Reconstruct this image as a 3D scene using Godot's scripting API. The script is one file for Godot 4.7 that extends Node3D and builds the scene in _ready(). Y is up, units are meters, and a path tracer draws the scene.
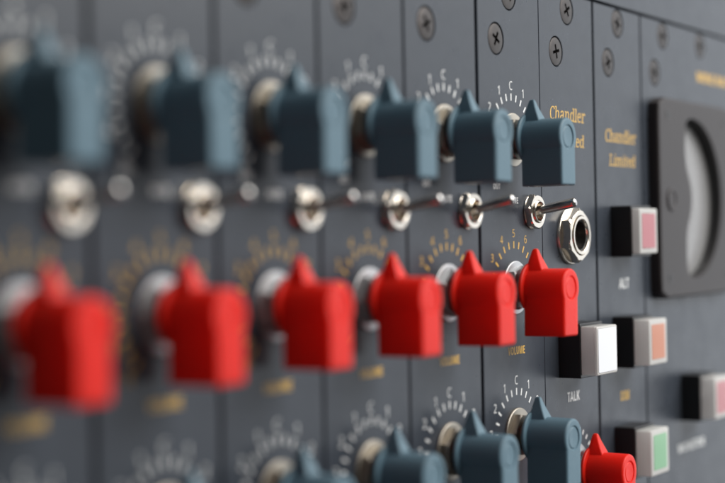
extends Node3D
# A row of mixer modules photographed close from the left. All shapes are given in millimetres and written out in metres.

const MM := 0.001
const PITCH := 32.0          # width of one module
const DIAL_X := 16.6         # knob axis inside a module

# ------------------------------------------------------------------ geometry collector (millimetres)
class Geo:
	var p := PackedVector3Array()
	func tri(a: Vector3, b: Vector3, c: Vector3) -> void:   # counter-clockwise seen from outside
		if (b - a).cross(c - a).length_squared() < 1e-14:
			return
		p.append(a); p.append(b); p.append(c)
	func quad(a: Vector3, b: Vector3, c: Vector3, d: Vector3) -> void:
		tri(a, b, c); tri(a, c, d)
	func loft(rings: Array) -> void:
		for i in rings.size() - 1:
			var r0: PackedVector3Array = rings[i]
			var r1: PackedVector3Array = rings[i + 1]
			var n := r0.size()
			for j in n:
				var k := (j + 1) % n
				quad(r0[j], r0[k], r1[k], r1[j])
	func fan(ring: PackedVector3Array, c: Vector3, flip := false) -> void:
		var n := ring.size()
		for j in n:
			var k := (j + 1) % n
			if flip:
				tri(ring[k], ring[j], c)
			else:
				tri(ring[j], ring[k], c)
	func moved(t: Transform3D) -> Geo:
		for i in p.size():
			p[i] = t * p[i]
		return self
	func add(o: Geo, t := Transform3D()) -> void:
		for v in o.p:
			p.append(t * v)
	func mesh(smooth_deg := 38.0) -> ArrayMesh:
		var n := p.size() / 3
		var fn := PackedVector3Array()
		var fa := PackedVector3Array()
		var at := {}
		for f in n:
			var c := (p[f * 3 + 1] - p[f * 3]).cross(p[f * 3 + 2] - p[f * 3])
			fa.append(c)
			fn.append(c.normalized())
			for k in 3:
				var key := Vector3i((p[f * 3 + k] * 5000.0).round())
				if not at.has(key):
					at[key] = PackedInt32Array()
				at[key].append(f)
		var lim := cos(deg_to_rad(smooth_deg))
		var vs := PackedVector3Array()
		var ns := PackedVector3Array()
		var uv := PackedVector2Array()
		for f in n:
			for k in [0, 2, 1]:
				var v := p[f * 3 + k]
				var s := Vector3.ZERO
				for g in at[Vector3i((v * 5000.0).round())]:
					if fn[g].dot(fn[f]) > lim:
						s += fa[g]
				vs.append(v * 0.001)
				ns.append(s.normalized() if s.length() > 1e-12 else fn[f])
				uv.append(Vector2(v.x, -v.y) / 100.0)
		var a := []
		a.resize(Mesh.ARRAY_MAX)
		a[Mesh.ARRAY_VERTEX] = vs
		a[Mesh.ARRAY_NORMAL] = ns
		a[Mesh.ARRAY_TEX_UV] = uv
		var m := ArrayMesh.new()
		m.add_surface_from_arrays(Mesh.PRIMITIVE_TRIANGLES, a)
		return m

func circle(r: float, z: float, n := 48, turn := 0.0) -> PackedVector3Array:
	var o := PackedVector3Array()
	for i in n:
		var t := TAU * i / n + turn
		o.append(Vector3(cos(t) * r, sin(t) * r, z))
	return o

func lathe(profile: Array, n := 48, cap := true) -> Geo:   # [r, z] from the back outwards and up, then inwards
	var g := Geo.new()
	var rings := []
	for q in profile:
		rings.append(circle(q[0], q[1], n))
	g.loft(rings)
	if cap:
		g.fan(rings[-1], Vector3(0, 0, profile[-1][1]))
	return g

func hexring(flat: float, z: float, round_to := 99.0, n := 48) -> PackedVector3Array:   # hexagon of half width "flat", cut to a circle
	var o := PackedVector3Array()
	for i in n:
		var t := TAU * i / n
		var q := fposmod(t, PI / 3.0) - PI / 6.0
		var r := minf(flat / cos(q), round_to)
		o.append(Vector3(cos(t) * r, sin(t) * r, z))
	return o

func round_rect(x0: float, y0: float, x1: float, y1: float, r: float, z: float, seg := 4) -> PackedVector3Array:
	var o := PackedVector3Array()
	for c in [[x1 - r, y1 - r, 0.0], [x0 + r, y1 - r, 90.0], [x0 + r, y0 + r, 180.0], [x1 - r, y0 + r, 270.0]]:
		for i in seg + 1:
			var t := deg_to_rad(c[2] + 90.0 * i / seg)
			o.append(Vector3(c[0] + cos(t) * r, c[1] + sin(t) * r, z))
	return o

func slab(x0: float, y0: float, x1: float, y1: float, z0: float, z1: float, r := 0.4, bevel := 0.2, back := true) -> Geo:   # block with rounded corners and a rounded front edge
	var g := Geo.new()
	var rings := [round_rect(x0, y0, x1, y1, r, z0)]
	for i in 4:
		var t := PI / 2 * i / 3.0
		var d := bevel * (1.0 - cos(t))
		rings.append(round_rect(x0 + d, y0 + d, x1 - d, y1 - d, maxf(r - d, 0.05), z1 - bevel + bevel * sin(t)))
	g.loft(rings)
	g.fan(rings[-1], Vector3((x0 + x1) / 2, (y0 + y1) / 2, z1))
	if back:
		g.fan(rings[0], Vector3((x0 + x1) / 2, (y0 + y1) / 2, z0), true)
	return g

# ------------------------------------------------------------------ lettering
var fonts := {}
func font(called: String, weight: int) -> Font:
	var key := called + str(weight)
	if not fonts.has(key):
		var f := SystemFont.new()
		f.font_names = PackedStringArray([called])
		f.font_weight = weight
		fonts[key] = f
	return fonts[key]

func words(text: String, centre: Vector2, height: float, width := 0.0, face := "Droid Sans", weight := 700, turn := 0.0, slant := 0.0) -> Geo:
	var t := TextMesh.new()
	t.text = text
	t.font = font(face, weight)
	t.font_size = 48
	t.pixel_size = 0.01
	t.depth = 0.0
	t.curve_step = 1.5
	var a := t.get_mesh_arrays()
	var g := Geo.new()
	var vs: PackedVector3Array = a[Mesh.ARRAY_VERTEX]
	if vs.is_empty():
		return g
	var lo := vs[0]
	var hi := vs[0]
	for v in vs:
		lo = lo.min(v)
		hi = hi.max(v)
	var sy := height / (hi.y - lo.y)
	var sx := width / (hi.x - lo.x) if width > 0.0 else sy
	var mid := (lo + hi) / 2.0
	var idx: PackedInt32Array = a[Mesh.ARRAY_INDEX] if a[Mesh.ARRAY_INDEX] != null else PackedInt32Array(range(vs.size()))
	for i in range(0, idx.size(), 3):
		var q := []
		for k in 3:
			var v := vs[idx[i + k]] - mid
			var w := Vector2(v.x * sx + v.y * sy * slant, v.y * sy).rotated(turn) + centre
			q.append(Vector3(w.x, w.y, 0.04))
		if (q[1] - q[0]).cross(q[2] - q[0]).z > 0:
			g.tri(q[0], q[1], q[2])
		else:
			g.tri(q[0], q[2], q[1])
	return g

func ticks(g: Geo, r0: float, r1: float, wide: float, step: float, last: float) -> void:
	var a := -last
	while a <= last + 0.1:
		var d := Vector2(sin(deg_to_rad(a)), cos(deg_to_rad(a)))
		var s := Vector2(d.y, -d.x) * wide / 2
		var q := [d * r0 - s, d * r0 + s, d * r1 + s, d * r1 - s]
		g.quad(Vector3(q[0].x, q[0].y, 0.04), Vector3(q[1].x, q[1].y, 0.04), Vector3(q[2].x, q[2].y, 0.04), Vector3(q[3].x, q[3].y, 0.04))
		a += step

# ------------------------------------------------------------------ things and parts
var M := {}
var S := {}     # shared meshes
var rng := RandomNumberGenerator.new()

func thing(called: String, label: String, category: String, at := Vector3.ZERO, group := "") -> Node3D:
	var o := Node3D.new()
	o.name = called
	add_child(o, true)
	o.position = at * MM
	o.set_meta("label", label)
	o.set_meta("category", category)
	if group:
		o.set_meta("group", group)
	return o

func part(called: String, m: Mesh, mat: Material, parent: Node3D, at := Vector3.ZERO, turn := 0.0) -> MeshInstance3D:
	var o := MeshInstance3D.new()
	o.name = called
	o.mesh = m
	o.material_override = mat
	parent.add_child(o, true)
	o.position = at * MM
	o.rotation.z = turn
	return o

func mat(called: String, linear: Color, rough: float, metal := 0.0, spec := 0.5) -> StandardMaterial3D:
	var m := StandardMaterial3D.new()
	m.resource_name = called
	m.albedo_color = linear.linear_to_srgb()
	m.roughness = rough
	m.metallic = metal
	m.metallic_specular = spec
	M[called] = m
	return m

func fine_bump(m: StandardMaterial3D, freq: float, strength: float, scale: float, sd: int) -> void:
	var n := FastNoiseLite.new()
	n.seed = sd
	n.frequency = freq
	n.fractal_octaves = 3
	var t := NoiseTexture2D.new()
	t.width = 512
	t.height = 512
	t.seamless = true
	t.noise = n
	t.as_normal_map = true
	t.bump_strength = 4.0
	m.normal_enabled = true
	m.normal_texture = t
	m.normal_scale = strength
	m.uv1_triplanar = true
	m.uv1_scale = Vector3.ONE * scale

func rough_noise(m: StandardMaterial3D, lo: float, hi: float, freq: float, sd: int) -> void:
	var n := FastNoiseLite.new()
	n.seed = sd
	n.frequency = freq
	n.fractal_octaves = 5
	var t := NoiseTexture2D.new()
	t.width = 512
	t.height = 512
	t.seamless = true
	t.noise = n
	var ramp := Gradient.new()
	ramp.set_color(0, Color(lo, lo, lo))
	ramp.set_color(1, Color(hi, hi, hi))
	t.color_ramp = ramp
	m.roughness = 1.0
	m.roughness_texture = t

# grey paint with faint mottling and specks of dust and wear
func paint_texture(sd: int, base: Color) -> ImageTexture:
	var im := Image.create(1024, 1024, false, Image.FORMAT_RGB8)
	var n := FastNoiseLite.new()
	n.seed = sd
	n.frequency = 0.02
	n.fractal_octaves = 5
	for y in 1024:
		for x in 1024:
			var v := 1.0 + 0.09 * n.get_noise_2d(x, y)
			im.set_pixel(x, y, Color(base.r * v, base.g * v, base.b * v).linear_to_srgb())
	var r := RandomNumberGenerator.new()
	r.seed = sd
	for i in 260:   # dust and tiny chips
		var q := Vector2i(r.randi_range(4, 1016), r.randi_range(4, 1016))
		var pale := r.randf() < 0.65
		var v := r.randf_range(1.5, 3.2) if pale else r.randf_range(0.35, 0.7)
		var c := Color(base.r * v, base.g * v, base.b * v).linear_to_srgb()
		im.fill_rect(Rect2i(q.x, q.y, r.randi_range(1, 3), r.randi_range(1, 3)), c)
	for i in 14:    # lint
		var q := Vector2(r.randf_range(20, 1000), r.randf_range(20, 1000))
		var d := Vector2.from_angle(r.randf_range(0, TAU))
		var bend := r.randf_range(-0.12, 0.12)
		for k in r.randi_range(8, 22):
			im.set_pixel(clampi(int(q.x), 0, 1023), clampi(int(q.y), 0, 1023), Color(base.r * 1.9, base.g * 1.9, base.b * 1.9).linear_to_srgb())
			q += d
			d = d.rotated(bend)
	return ImageTexture.create_from_image(im)

func make_materials() -> void:
	var paint := mat("panel_paint", Color(1, 1, 1), 0.36, 0.0, 0.37)
	paint.albedo_texture = paint_texture(7, Color(0.046, 0.055, 0.070))
	paint.uv1_scale = Vector3(1.0, 1.0, 1)
	rough_noise(paint, 0.25, 0.38, 0.02, 3)
	var blue := mat("blue_plastic", Color(0.112, 0.195, 0.25), 0.42, 0.0, 0.38)
	fine_bump(blue, 0.05, 0.12, 60.0, 11)
	rough_noise(blue, 0.36, 0.52, 0.03, 21)
	var red := mat("red_plastic", Color(0.82, 0.018, 0.009), 0.40, 0.0, 0.33)
	red.subsurf_scatter_enabled = true
	red.subsurf_scatter_strength = 0.30
	fine_bump(red, 0.05, 0.10, 60.0, 12)
	rough_noise(red, 0.34, 0.50, 0.03, 22)
	mat("nickel", Color(0.70, 0.645, 0.57), 0.19, 1.0)
	M.nickel.uv1_triplanar = true
	M.nickel.uv1_scale = Vector3.ONE * 90.0
	rough_noise(M.nickel, 0.13, 0.27, 0.02, 23)
	mat("dull_nickel", Color(0.40, 0.37, 0.32), 0.45, 1.0)
	mat("chrome", Color(0.50, 0.49, 0.48), 0.20, 1.0)
	mat("zinc", Color(0.50, 0.51, 0.52), 0.46, 1.0)
	mat("screw_steel", Color(0.046, 0.040, 0.038), 0.40, 0.7)
	mat("black_plastic", Color(0.012, 0.012, 0.013), 0.38)
	mat("frame_paint", Color(0.03, 0.031, 0.035), 0.5)
	mat("cap_white", Color(0.94, 0.94, 0.91), 0.28)
	for c in ["cap_white"]:
		M[c].backlight_enabled = true
		M[c].backlight = Color(1, 1, 1)
	mat("lens_white", Color(0.86, 0.89, 0.94), 0.22)
	mat("lens_pink", Color(0.72, 0.25, 0.29), 0.25)
	mat("lens_orange", Color(0.82, 0.30, 0.16), 0.25)
	mat("lens_green", Color(0.28, 0.66, 0.36), 0.25)
	for c in ["lens_white", "lens_pink", "lens_orange", "lens_green"]:
		M[c].backlight_enabled = true
		M[c].backlight = Color(0.85, 0.85, 0.85)
	M.lens_white.backlight = Color(0.35, 0.35, 0.35)
	mat("print_white", Color(0.86, 0.88, 0.88), 0.5)
	mat("print_gold", Color(0.76, 0.47, 0.09), 0.45)
	var bez := mat("bezel_plastic", Color(0.034, 0.029, 0.030), 0.45, 0.0, 0.38)
	fine_bump(bez, 0.06, 0.15, 50.0, 14)
	mat("meter_dial", Color(0.14, 0.143, 0.15), 0.6)
	var glass := mat("meter_glass", Color(1, 1, 1), 0.12)
	glass.albedo_color.a = 0.08
	glass.metallic_specular = 0.28
	glass.transparency = BaseMaterial3D.TRANSPARENCY_ALPHA

# ------------------------------------------------------------------ shared shapes
func knob_outline(grow: float, z: float) -> PackedVector3Array:   # round head with a lever hanging down, star-shaped about the axis
	var rr := 4.55 + grow
	var hw := 3.75 + grow
	var yb := -11.4 - grow
	var cr := 0.45
	var o := PackedVector3Array()
	var y_meet := -sqrt(rr * rr - hw * hw)
	var a0 := atan2(y_meet, hw)
	var n := 44
	for i in n + 1:
		var t := lerpf(a0, PI - a0, float(i) / n)
		o.append(Vector3(cos(t) * rr, sin(t) * rr, z))
	for i in range(1, 6):
		o.append(Vector3(-hw, lerpf(y_meet, yb + cr, i / 5.0), z))
	for i in range(1, 5):
		var t := PI + PI / 2 * i / 4.0
		o.append(Vector3(-hw + cr + cos(t) * cr, yb + cr + sin(t) * cr, z))
	for i in range(1, 8):
		o.append(Vector3(lerpf(-hw + cr, hw - cr, i / 8.0), yb, z))
	for i in 5:
		var t := PI * 1.5 + PI / 2 * i / 4.0
		o.append(Vector3(hw - cr + cos(t) * cr, yb + cr + sin(t) * cr, z))
	for i in range(1, 5):
		o.append(Vector3(hw, lerpf(yb + cr, y_meet, i / 5.0), z))
	return o

func matching_circle(outline: PackedVector3Array, r: float, z: float) -> PackedVector3Array:
	var o := PackedVector3Array()
	for v in outline:
		var d := Vector2(v.x, v.y).normalized() * r
		o.append(Vector3(d.x, d.y, z))
	return o

func make_shapes() -> void:
	# knob body
	var g := Geo.new()
	var rings := [knob_outline(0.05, 4.6)]
	for i in 5:
		var t := PI / 2 * i / 4.0
		rings.append(knob_outline(-0.6 * (1.0 - cos(t)), 14.4 + 0.6 * sin(t)))
	var last: PackedVector3Array = rings[-1]
	for q in [[3.05, 15.0], [2.9, 14.95], [2.8, 14.72], [2.6, 14.68], [2.45, 14.78], [2.3, 14.86], [1.0, 14.80]]:
		rings.append(matching_circle(last, q[0], q[1]))
	g.loft(rings)
	g.fan(rings[-1], Vector3(0, 0, 14.79))
	g.fan(rings[0], Vector3(0, 0, 4.6), true)
	S.knob = g.mesh(30)
	# skirt
	S.skirt = lathe([[2.6, 3.5], [5.6, 3.9], [5.9, 4.1], [6.0, 4.4], [5.93, 4.65], [5.7, 4.82], [5.3, 4.9], [3.0, 4.95]], 64).mesh()
	# pointer: a tapering fin that rises from the skirt
	g = Geo.new()
	rings = []
	for q in [[3.2, 2.3, 4.2, 8.8], [5.0, 1.95, 4.25, 8.0], [6.3, 1.5, 4.5, 7.4], [7.7, 1.02, 4.8, 6.8], [8.9, 0.66, 5.1, 6.4], [9.25, 0.42, 5.3, 6.2]]:
		var b: float = 0.16
		var w: float = q[1]
		var ring := PackedVector3Array()
		for c in [[-w + b, q[2]], [-w, q[2] + b], [-w * 0.92, q[3] - b * 1.2], [-w * 0.92 + b, q[3]], [w * 0.92 - b, q[3]], [w * 0.92, q[3] - b * 1.2], [w, q[2] + b], [w - b, q[2]]]:
			ring.append(Vector3(c[0], q[0], c[1]))
		rings.append(ring)
	g.loft(rings)
	g.fan(rings[-1], Vector3(0, 9.35, 5.75))
	S.pointer = g.mesh(30)
	# nut and washer under a knob
	g = Geo.new()
	g.loft([hexring(4.7, 0.6), hexring(4.7, 2.0), hexring(4.7, 2.35, 4.9), circle(3.5, 2.4, 48), circle(3.4, 2.2, 48), circle(3.4, 3.0, 48), circle(3.1, 3.2, 48), circle(2.9, 3.2, 48), circle(2.9, 4.0, 48)])
	S.pot_nut = g.mesh(25)
	S.pot_washer = lathe([[6.45, 0.0], [6.45, 0.5], [6.35, 0.62], [6.2, 0.66], [4.0, 0.66]], 64).mesh()
	# toggle switch
	g = Geo.new()
	g.loft([hexring(3.9, 0.35), hexring(3.9, 1.55), hexring(3.9, 1.95, 3.98), circle(2.85, 2.0, 48), circle(2.75, 1.85, 48)])
	S.toggle_nut = g.mesh(25)
	S.toggle_washer = lathe([[4.2, 0.0], [4.2, 0.25], [4.1, 0.35], [2.5, 0.35]], 48).mesh()
	S.toggle_bushing = lathe([[2.8, 0.2], [2.8, 2.3], [2.65, 2.45], [2.5, 2.5], [2.35, 2.4], [2.2, 2.1], [1.9, 0.4]], 40).mesh(25)
	S.toggle_lever = lathe([[1.1, 0.0], [1.1, 2.0], [1.25, 10.6], [1.22, 11.05], [1.08, 11.4], [0.75, 11.66], [0.35, 11.77]], 32).mesh(40)
	# jack socket
	S.jack_washer = lathe([[7.45, 0.0], [7.45, 0.55], [7.3, 0.75], [7.05, 0.82], [4.5, 0.82]], 72).mesh()
	g = Geo.new()
	g.loft([hexring(6.1, 0.82, 99, 72), hexring(6.1, 2.75, 99, 72), hexring(6.1, 3.15, 6.4, 72), hexring(6.0, 3.25, 6.05, 72), circle(5.2, 3.3, 72), circle(5.1, 3.05, 72)])
	S.jack_nut = g.mesh(25)
	S.jack_bushing = lathe([[5.0, 0.5], [5.0, 3.45], [4.9, 3.62], [4.6, 3.7], [4.3, 3.66], [4.05, 3.5], [3.9, 3.2], [3.85, 3.0]], 64, false).mesh(30)
	S.jack_hole = lathe([[3.85, 3.0], [3.7, 2.95], [3.6, 2.7], [3.4, -8.0], [3.2, -16.0]], 48).mesh(30)
	# countersunk cross-head screw
	g = Geo.new()
	var ang := []
	var arm := 1.85
	var half := 0.40
	for k in 4:
		var c0 := atan2(half, arm)
		for t in [-45.0, -30.0, -20.0]:
			ang.append(k * PI / 2 + deg_to_rad(t))
		ang.append_array([k * PI / 2 - c0, k * PI / 2, k * PI / 2 + c0])
		for t in [20.0, 30.0]:
			ang.append(k * PI / 2 + deg_to_rad(t))
	rings = []
	for q in [[3.2, -0.8], [3.55, -0.35], [3.6, -0.2], [3.54, -0.1], [3.35, -0.04], [2.6, 0.06]]:
		var ring := PackedVector3Array()
		for t in ang:
			ring.append(Vector3(cos(t) * q[0], sin(t) * q[0], q[1]))
		rings.append(ring)
	for q in [[1.0, 0.10], [0.93, -0.05], [0.6, -1.3]]:
		var ring := PackedVector3Array()
		for t in ang:
			var ph: float = fposmod(t + PI / 4, PI / 2) - PI / 4
			var rr: float = arm / cos(ph) if absf(tan(ph)) <= half / arm + 1e-5 else half / absf(sin(ph))
			ring.append(Vector3(cos(t) * rr * q[0], sin(t) * rr * q[0], q[1]))
		rings.append(ring)
	g.loft(rings)
	g.fan(rings[-1], Vector3(0, 0, -1.4))
	S.screw = g.mesh(30)
	# push button: housing, cap with raised rim, coloured lens
	S.button_housing = slab(-6.75, -6.95, 6.75, 6.95, 0.0, 6.0, 0.5, 0.25).mesh()
	g = Geo.new()
	rings = [round_rect(-6.1, -6.15, 6.1, 6.15, 0.5, 0.0), round_rect(-6.1, -6.15, 6.1, 6.15, 0.5, 3.55), round_rect(-6.0, -6.05, 6.0, 6.05, 0.5, 3.6), round_rect(-6.0, -6.05, 6.0, 6.05, 0.5, 3.75), round_rect(-6.1, -6.15, 6.1, 6.15, 0.5, 3.8)]
	for i in 4:
		var t := PI / 2 * i / 3.0
		var d := 0.35 * (1.0 - cos(t))
		rings.append(round_rect(-6.1 + d, -6.15 + d, 6.1 - d, 6.15 - d, 0.5, 4.0 + 0.35 * sin(t)))
	g.fan(rings[0], Vector3.ZERO, true)
	var open := Geo.new()
	g.loft(rings)
	open.p = g.p.duplicate()
	g.loft([rings[-1], round_rect(-4.6, -4.8, 4.6, 4.8, 0.4, 4.35), round_rect(-4.6, -4.8, 4.6, 4.8, 0.4, 4.1)])
	S.button_cap = g.mesh(30)
	open.loft([rings[-1], round_rect(-5.6, -5.65, 5.6, 5.65, 0.4, 4.35), round_rect(-5.6, -5.65, 5.6, 5.65, 0.4, 4.1)])
	S.button_cap_full = open.mesh(30)
	S.button_lens = slab(-4.5, -4.7, 4.5, 4.7, 0.0, 0.3, 0.4, 0.12, false).mesh()
	S.button_lens_full = slab(-5.5, -5.55, 5.5, 5.55, 0.0, 0.3, 0.4, 0.12, false).mesh()
	# printed scales
	g = Geo.new()
	ticks(g, 9.5, 11.2, 0.50, 14.0, 140.0)
	for n in 11:
		var a := (n - 5) * 28.0
		g.add(words(str(n), Vector2(sin(deg_to_rad(a)), cos(deg_to_rad(a))) * 13.1, 1.9, 0.0, "Droid Sans", 500))
	S.scale_volume = g.mesh()
	g = Geo.new()
	ticks(g, 9.5, 11.2, 0.50, 14.0, 140.0)
	for n in 11:
		var a := (n - 5) * 28.0
		var s := "C" if n == 5 else str(absi(n - 5))
		g.add(words(s, Vector2(sin(deg_to_rad(a)), cos(deg_to_rad(a))) * 13.1, 2.1, 0.0, "Droid Sans", 500))
	S.scale_pan = g.mesh()
	g = Geo.new()
	ticks(g, 9.3, 10.6, 0.5, 14.0, 140.0)
	S.scale_level = g.mesh()
	S.word_volume = words("VOLUME", Vector2.ZERO, 1.9, 8.6, "Droid Sans", 700).mesh()
	S.word_mute = words("MUTE", Vector2.ZERO, 1.5, 4.6, "Droid Sans", 700).mesh()
	S.word_out = words("OUT", Vector2.ZERO, 1.3, 3.4, "Droid Sans", 700).mesh()
	g = words("Chandler", Vector2(0, 3.3), 3.5, 20.5, "Droid Serif", 400, 0.0, 0.12)
	g.add(words("Limited", Vector2(0.8, -3.3), 3.3, 17.5, "Droid Serif", 400, 0.0, 0.12))
	S.word_maker = g.mesh()
	for w in [["TALK", 2.5, 7.2], ["ALT", 2.8, 6.6], ["DIM", 2.6, 5.6], ["MONITOR", 2.6, 21.5], ["MINI RACK MIXER", 3.0, 52.0]]:
		S["word_" + w[0]] = words(w[0], Vector2.ZERO, w[1], w[2], "Droid Sans", 700).mesh()

# panel with countersunk holes, bevelled edges; holes = [Vector2, ...] sorted from the bottom up, not sharing a row
func panel_mesh(x0: float, x1: float, y0: float, y1: float, holes: Array, big := -999.0, wide := -999.0) -> ArrayMesh:   # a row at height "big" holds one large hole for the meter
	var g := Geo.new()
	var b := 0.22
	var back := -2.4
	var ring0 := PackedVector3Array([Vector3(x1, y1, back), Vector3(x0, y1, back), Vector3(x0, y0, back), Vector3(x1, y0, back)])
	var ring1 := PackedVector3Array([Vector3(x1, y1, -b), Vector3(x0, y1, -b), Vector3(x0, y0, -b), Vector3(x1, y0, -b)])
	var fx0 := x0 + b
	var fx1 := x1 - b
	var fy0 := y0 + b
	var fy1 := y1 - b
	var ring2 := PackedVector3Array([Vector3(fx1, fy1, 0), Vector3(fx0, fy1, 0), Vector3(fx0, fy0, 0), Vector3(fx1, fy0, 0)])
	g.loft([ring0, ring1, ring2])
	g.quad(ring0[3], ring0[2], ring0[1], ring0[0])
	var y := fy0
	var e := 5.0
	var rows := {}
	for h in holes:
		if not rows.has(h.y):
			rows[h.y] = []
		rows[h.y].append(h)
	var keys := rows.keys()
	keys.sort()
	for hy in keys:
		e = 28.0 if big == hy else 5.0
		_rect(g, fx0, y, fx1, hy - e if hy + e < fy1 else hy - (fy1 - hy))
		var ey: float = minf(e, fy1 - hy)
		var x := fx0
		var line: Array = rows[hy]
		line.sort_custom(func(p, q): return p.x < q.x)
		for h in line:
			_rect(g, x, hy - ey, h.x - e, hy + ey)
			_cell(g, h, e, ey, 27.0 if e > 10.0 else (4.6 if wide == hy else 3.98), wide != hy)
			x = h.x + e
		_rect(g, x, hy - ey, fx1, hy + ey)
		y = hy + ey
	_rect(g, fx0, y, fx1, fy1)
	return g.mesh(20)

func _rect(g: Geo, x0: float, y0: float, x1: float, y1: float) -> void:
	if x1 - x0 > 1e-4 and y1 - y0 > 1e-4:
		g.quad(Vector3(x0, y0, 0), Vector3(x1, y0, 0), Vector3(x1, y1, 0), Vector3(x0, y1, 0))

func _cell(g: Geo, h: Vector2, ex: float, ey: float, hr := 3.98, closed := true) -> void:
	var n := 64
	var outer := PackedVector3Array()
	for i in n:
		var t := TAU * (i + 0.5) / n
		var s := minf(ex / maxf(absf(cos(t)), 1e-5), ey / maxf(absf(sin(t)), 1e-5))
		outer.append(Vector3(h.x + cos(t) * s, h.y + sin(t) * s, 0))
	var rings := [outer]
	for q in [[hr, 0.0], [hr - 0.08, -0.08], [hr - 0.15, -1.0], [hr - 0.2, -2.2]]:
		var ring := PackedVector3Array()
		for i in n:
			var t := TAU * (i + 0.5) / n
			ring.append(Vector3(h.x + cos(t) * q[0], h.y + sin(t) * q[0], q[1]))
		rings.append(ring)
	g.loft(rings)
	if closed:
		g.fan(rings[-1], Vector3(h.x, h.y, -2.25))
	# the four corners that the rays of the cell cut off
	for c in [[1, 1], [-1, 1], [-1, -1], [1, -1]]:
		var corner := Vector3(h.x + c[0] * ex, h.y + c[1] * ey, 0)
		var a := atan2(c[1] * ey, c[0] * ex)
		var i0 := int(floor(fposmod(a, TAU) / TAU * n - 0.5))
		var p0: Vector3 = outer[posmod(i0, n)]
		var p1: Vector3 = outer[posmod(i0 + 1, n)]
		g.tri(p0, corner, p1)

# ------------------------------------------------------------------ parts on a module
func add_screw(t: Node3D, x: float, y: float) -> void:
	part("screw", S.screw, M.screw_steel, t, Vector3(x, y, -0.02), rng.randf_range(-0.6, 0.6))

func add_knob(t: Node3D, called: String, material: Material, x: float, y: float, nut: Material, seat := 0.0) -> void:
	var w := part("shaft_nut", S.pot_nut, nut, t, Vector3(x, y, 0), rng.randf_range(0, 1))
	part("washer", S.pot_washer, nut, w, Vector3(0, 0, 0.03))
	var k := part(called, S.knob, material, t, Vector3(x, y, seat), rng.randf_range(-0.02, 0.02))
	part("skirt", S.skirt, material, k)
	part("pointer", S.pointer, material, k)

func add_toggle(t: Node3D) -> void:
	var b := part("toggle_switch", S.toggle_bushing, M.nickel, t, Vector3(26.2, 6.5, 0))
	part("washer", S.toggle_washer, M.nickel, b, Vector3(0, 0, 0.03))
	part("hex_nut", S.toggle_nut, M.nickel, b, Vector3.ZERO, rng.randf_range(0, 1.0))
	var l := part("lever", S.toggle_lever, M.chrome, b, Vector3(0, 0.0, 0.6))
	l.rotation.x = -0.185 + rng.randf_range(-0.03, 0.03)

func add_button(t: Node3D, x: float, y: float, lens: Material, push: float, full := false) -> void:
	var b := part("push_button", S.button_housing, M.black_plastic, t, Vector3(x, y, 0.02))
	part("cap", S.button_cap_full if full else S.button_cap, M.cap_white, b, Vector3(0, 0, 6.0 - push))
	part("lens", S.button_lens_full if full else S.button_lens, lens, b, Vector3(0, 0, 10.15 - push))

func base_panel(t: Node3D, x0: float, x1: float, spots: Array, meter := Vector2.ZERO, socket := Vector2.ZERO) -> void:
	var all := spots.duplicate()
	for h in [meter, socket]:
		if h != Vector2.ZERO:
			all.append(h)
	part("panel", panel_mesh(x0, x1, -120.0, 62.9, all, meter.y if meter != Vector2.ZERO else -999.0, socket.y if socket != Vector2.ZERO else -999.0), M.panel_paint, t)
	for h in spots:
		add_screw(t, h.x, h.y)

func module_screws() -> Array:
	return [Vector2(9.6, 47.4), Vector2(16.3, 59.0 - 1.2 + 0.9)]

func fill_channel(t: Node3D, seat: float) -> void:
	part("pan_scale", S.scale_pan, M.print_white, t, Vector3(DIAL_X, 23.7, 0))
	add_knob(t, "blue_knob", M.blue_plastic, DIAL_X, 23.7, M.dull_nickel, seat)
	add_toggle(t)
	part("lettering", S.word_mute, M.print_white, t, Vector3(17.0, 9.2, 0))
	part("lettering", S.word_out, M.print_white, t, Vector3(8.6, 12.4, 0))
	part("volume_scale", S.scale_volume, M.print_gold, t, Vector3(DIAL_X, -11.8, 0))
	add_knob(t, "red_knob", M.red_plastic, DIAL_X, -11.8, M.zinc)
	part("lettering", S.word_volume, M.print_gold, t, Vector3(DIAL_X + 0.4, -26.9, 0))
	part("pan_scale", S.scale_pan, M.print_white, t, Vector3(DIAL_X, -47.1, 0))
	add_knob(t, "blue_knob", M.blue_plastic, DIAL_X, -47.1, M.dull_nickel)

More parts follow.
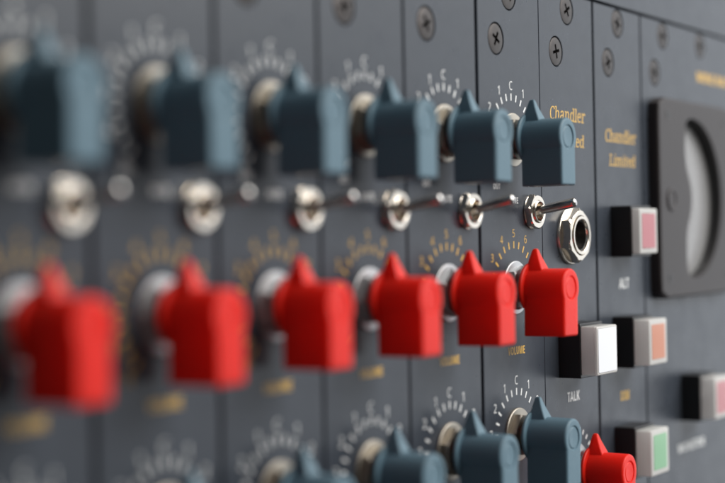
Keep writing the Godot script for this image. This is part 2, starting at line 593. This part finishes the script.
func add_meter(t: Node3D) -> void:
	# window outline, drawn round its middle: straight side with a hump on the left, half a disc on the right
	var mid := Vector2(35.0, 11.0)
	var pts := []
	for i in 41:
		var a := deg_to_rad(lerpf(-92.0, 92.0, i / 40.0))
		pts.append(Vector2(30.0 + cos(a) * 24.0, 11.0 + sin(a) * 23.8))
	for q in [[27.0, 34.2], [25.4, 33.0], [24.7, 31.0], [24.5, 27.0], [24.7, 22.5], [25.6, 19.5], [27.6, 16.5], [29.0, 13.8], [29.5, 11.0], [29.0, 8.2], [27.6, 5.5], [25.6, 2.5], [24.7, -0.5], [24.5, -5.0], [24.7, -9.0], [25.4, -11.0], [27.0, -12.2]]:
		pts.append(Vector2(q[0], q[1]))
	var win := func(grow: float, z: float) -> PackedVector3Array:
		var o := PackedVector3Array()
		for q in pts:
			var d: Vector2 = q - mid
			d += d.normalized() * grow
			o.append(Vector3(mid.x + d.x, mid.y + d.y, z))
		return o
	var x0 := 4.3
	var x1 := 65.0
	var y0 := -18.2
	var y1 := 40.0
	var rect := func(inset: float, z: float) -> PackedVector3Array:   # rounded rectangle sampled along the same rays as the window
		var o := PackedVector3Array()
		var cr := 3.6 - inset
		for q in pts:
			var d: Vector2 = (q - mid).normalized()
			var lo := 0.0
			var hi := 60.0
			for i in 30:
				var m := (lo + hi) / 2
				var v: Vector2 = mid + d * m
				var c := Vector2((x0 + x1) / 2, (y0 + y1) / 2)
				var h := Vector2((x1 - x0) / 2 - inset - cr, (y1 - y0) / 2 - inset - cr)
				var e := ((v - c).abs() - h)
				var sd := e.max(Vector2.ZERO).length() + minf(maxf(e.x, e.y), 0.0) - cr
				if sd < 0.0:
					lo = m
				else:
					hi = m
			o.append(Vector3(mid.x + d.x * lo, mid.y + d.y * lo, z))
		return o
	# extra rays towards the corners of the bezel
	var dense := []
	for i in pts.size():
		var q0: Vector2 = pts[i]
		var q1: Vector2 = pts[(i + 1) % pts.size()]
		for k in 6:
			dense.append(q0.lerp(q1, k / 6.0))
	pts = dense
	var g := Geo.new()
	var rings := [rect.call(0.0, 0.03), rect.call(0.0, 2.5)]
	for i in 5:
		var a := PI / 2 * i / 4.0
		rings.append(rect.call(0.9 * (1 - cos(a)), 2.5 + 0.9 * sin(a)))
	rings.append(win.call(0.5, 3.4))
	rings.append(win.call(0.15, 3.25))
	rings.append(win.call(0.0, 2.9))
	g.loft(rings)
	var bezel := part("meter", g.mesh(30), M.bezel_plastic, t)
	g = Geo.new()
	g.loft([win.call(0.0, 2.9), win.call(0.0, -0.6)])
	part("window_wall", g.mesh(30), M.black_plastic, bezel)
	g = Geo.new()
	g.fan(win.call(0.3, -0.55), Vector3(mid.x, mid.y, -0.55))
	part("dial_plate", g.mesh(), M.meter_dial, bezel)
	g = Geo.new()
	g.loft([win.call(0.0, -0.3), win.call(0.0, 0.0)])
	g.fan(win.call(0.0, 0.0), Vector3(mid.x, mid.y, 0.0))
	g.fan(win.call(0.0, -0.3), Vector3(mid.x, mid.y, -0.3), true)
	part("glass_pane", g.mesh(), M.meter_glass, bezel)
	var plug := lathe([[1.25, 0.0], [1.25, 0.08], [1.0, 0.14], [0.8, 0.05]], 28).mesh(30)
	for q in [[11.4, 35.0], [11.4, -12.4], [57.6, 35.0], [57.6, -12.4]]:
		part("screw", plug, M.black_plastic, bezel, Vector3(q[0], q[1], 3.4))
	g = lathe([[3.4, 0.0], [3.4, 0.22], [3.15, 0.4], [2.6, 0.4], [2.4, 0.2]], 48)
	part("adjust_screw", g.mesh(30), M.bezel_plastic, bezel, Vector3(13.0, 10.4, 3.4))

func _ready() -> void:
	rng.seed = 41
	# camera: 75 mm lens close to the panel, turned to the right, rolled by one degree
	var cam := Camera3D.new()
	cam.name = "camera"
	var yaw := deg_to_rad(56.543)
	cam.transform = Transform3D(Basis(Vector3(cos(yaw), 0, sin(yaw)), Vector3.UP, Vector3(-sin(yaw), 0, cos(yaw))), Vector3(-176.26, 0, 168.49) * MM)
	cam.near = 0.01
	cam.far = 10.0
	var lens := CameraAttributesPhysical.new()
	lens.frustum_focal_length = 74.53
	lens.frustum_focus_distance = 0.371
	lens.exposure_aperture = 7.5
	lens.frustum_near = 0.01
	lens.frustum_far = 10.0
	cam.attributes = lens
	cam.fov = rad_to_deg(2.0 * atan(241.5 / 1500.0))
	add_child(cam)
	cam.rotate_object_local(Vector3.BACK, -atan(0.0192))
	cam.current = true
	# the room's dim surroundings
	var env := Environment.new()
	env.background_mode = Environment.BG_COLOR
	env.background_color = Color(0.60, 0.59, 0.585)
	env.background_energy_multiplier = 0.25
	env.tonemap_mode = Environment.TONE_MAPPER_LINEAR
	env.tonemap_exposure = 1.2
	env.sdfgi_enabled = true
	env.ssao_enabled = true
	env.ssil_enabled = true
	var we := WorldEnvironment.new()
	we.name = "environment"
	we.environment = env
	add_child(we)
	# soft lamp in front of the panel, above the photographer's right shoulder
	var aim := Vector3(0.14, 0.0, 0.0)
	var key := AreaLight3D.new()
	key.name = "soft_lamp"
	key.area_size = Vector2(0.75, 0.6)
	key.light_energy = 0.80
	key.light_color = Color(1.0, 0.985, 0.965)
	key.shadow_enabled = true
	add_child(key)
	key.look_at_from_position(aim + Vector3(0.27, 0.47, 0.54), aim, Vector3.UP)
	# wide pale window further right, which the metal and the paint mirror
	var window := AreaLight3D.new()
	window.name = "window_light"
	window.area_size = Vector2(1.3, 0.9)
	window.light_energy = 0.42
	window.light_color = Color(0.96, 0.98, 1.0)
	window.shadow_enabled = true
	add_child(window)
	window.look_at_from_position(aim + Vector3(0.95, 0.12, 0.5), aim, Vector3.UP)

	make_materials()
	make_shapes()

	# frame that carries the modules
	var frame := thing("console_frame", "grey metal frame of the console with a plain rail above the modules", "console frame", Vector3.ZERO)
	part("top_rail", slab(-110, 63.5, 420, 130, -2.4, 0.15, 0.3, 0.25).mesh(), M.panel_paint, frame)
	part("backing", slab(-110, -125, 420, 130, -40, -25, 0.3, 0.25).mesh(), M.frame_paint, frame)
	part("mounting_rail", slab(-110, 40, 420, 130, -25.05, -2.45, 0.3, 0.25).mesh(), M.frame_paint, frame)
	part("mounting_rail", slab(-110, -125, 420, -108, -25.05, -2.45, 0.3, 0.25).mesh(), M.frame_paint, frame)

	# six channel modules
	var gaps := {-1: 0.9, 0: 1.1, 1: 0.9, 2: 0.7, 3: 0.6, 4: 1.15, 5: 0.07, 6: 1.0, 7: 0.7}
	var which := ["leftmost grey channel module, nearest and most blurred, with blue and red knobs", "second channel module from the left, with blue and red knobs", "third channel module from the left, with blue and red knobs", "fourth channel module from the left, with blue and red knobs", "fifth channel module from the left, with blue and red knobs", "sixth channel module from the left, in focus beside the jack socket"]
	for i in 6:
		var k := i - 1
		var t := thing("channel_module", which[i], "mixer module", Vector3(k * PITCH, 0, 0), "channel modules with blue and red knobs")
		base_panel(t, gaps[k] / 2, PITCH - gaps[k + 1] / 2, module_screws())
		fill_channel(t, [-0.6, -0.6, -0.4, -0.1, 0.0, 0.0][i])

	# talkback module with jack, white button and red knob
	var t5 := thing("talkback_module", "grey module with chrome jack socket, white TALK button and low red knob", "mixer module", Vector3(5 * PITCH, 0, 0))
	base_panel(t5, gaps[5] / 2, PITCH - gaps[6] / 2, module_screws(), Vector2.ZERO, Vector2(15.4, 0.5))
	part("lettering", S.word_maker, M.print_gold, t5, Vector3(15.8, 28.4, 0))
	var j := part("jack_socket", S.jack_bushing, M.nickel, t5, Vector3(15.4, 0.5, 0))
	part("washer", S.jack_washer, M.nickel, j, Vector3(0, 0, 0.03))
	part("hex_nut", S.jack_nut, M.nickel, j, Vector3.ZERO, 0.47)
	part("socket_hole", S.jack_hole, M.black_plastic, j)
	add_button(t5, 14.6, -28.6, M.lens_white, 0.0, true)
	part("lettering", S.word_TALK, M.print_white, t5, Vector3(16.0, -40.9, 0))
	part("level_scale", S.scale_level, M.print_white, t5, Vector3(DIAL_X, -59.6, 0))
	add_knob(t5, "red_knob", M.red_plastic, DIAL_X, -59.6, M.zinc)

	# monitor module with pink, orange and green buttons
	var t6 := thing("monitor_module", "grey module with pink, orange and green push buttons in a column", "mixer module", Vector3(6 * PITCH, 0, 0))
	base_panel(t6, gaps[6] / 2, PITCH - gaps[7] / 2, module_screws())
	part("lettering", S.word_maker, M.print_gold, t6, Vector3(17.2, 24.3, 0))
	add_button(t6, 16.0, 1.4, M.lens_pink, 2.2)
	part("lettering", S.word_ALT, M.print_white, t6, Vector3(17.4, -12.9, 0))
	add_button(t6, 16.0, -28.7, M.lens_orange, 0.0)
	part("lettering", S.word_DIM, M.print_gold, t6, Vector3(16.6, -43.8, 0))
	add_button(t6, 15.9, -58.6, M.lens_green, 0.0)

	# wide meter panel at the right
	var t7 := thing("meter_module", "wide grey module with a square meter and a pink push button at right", "mixer module", Vector3(7 * PITCH, 0, 0))
	base_panel(t7, gaps[7] / 2, PITCH * 4 - 0.4, [Vector2(10.2, 47.4), Vector2(16.8, 58.7), Vector2(47.0, 58.7)], Vector2(36.0, 11.0))
	add_meter(t7)
	part("lettering", S["word_MINI RACK MIXER"], M.print_gold, t7, Vector3(70.0, 49.0, 0))
	add_button(t7, 32.6, -48.5, M.lens_pink, 0.0)
	part("lettering", S.word_MONITOR, M.print_white, t7, Vector3(33.6, -63.5, 0))
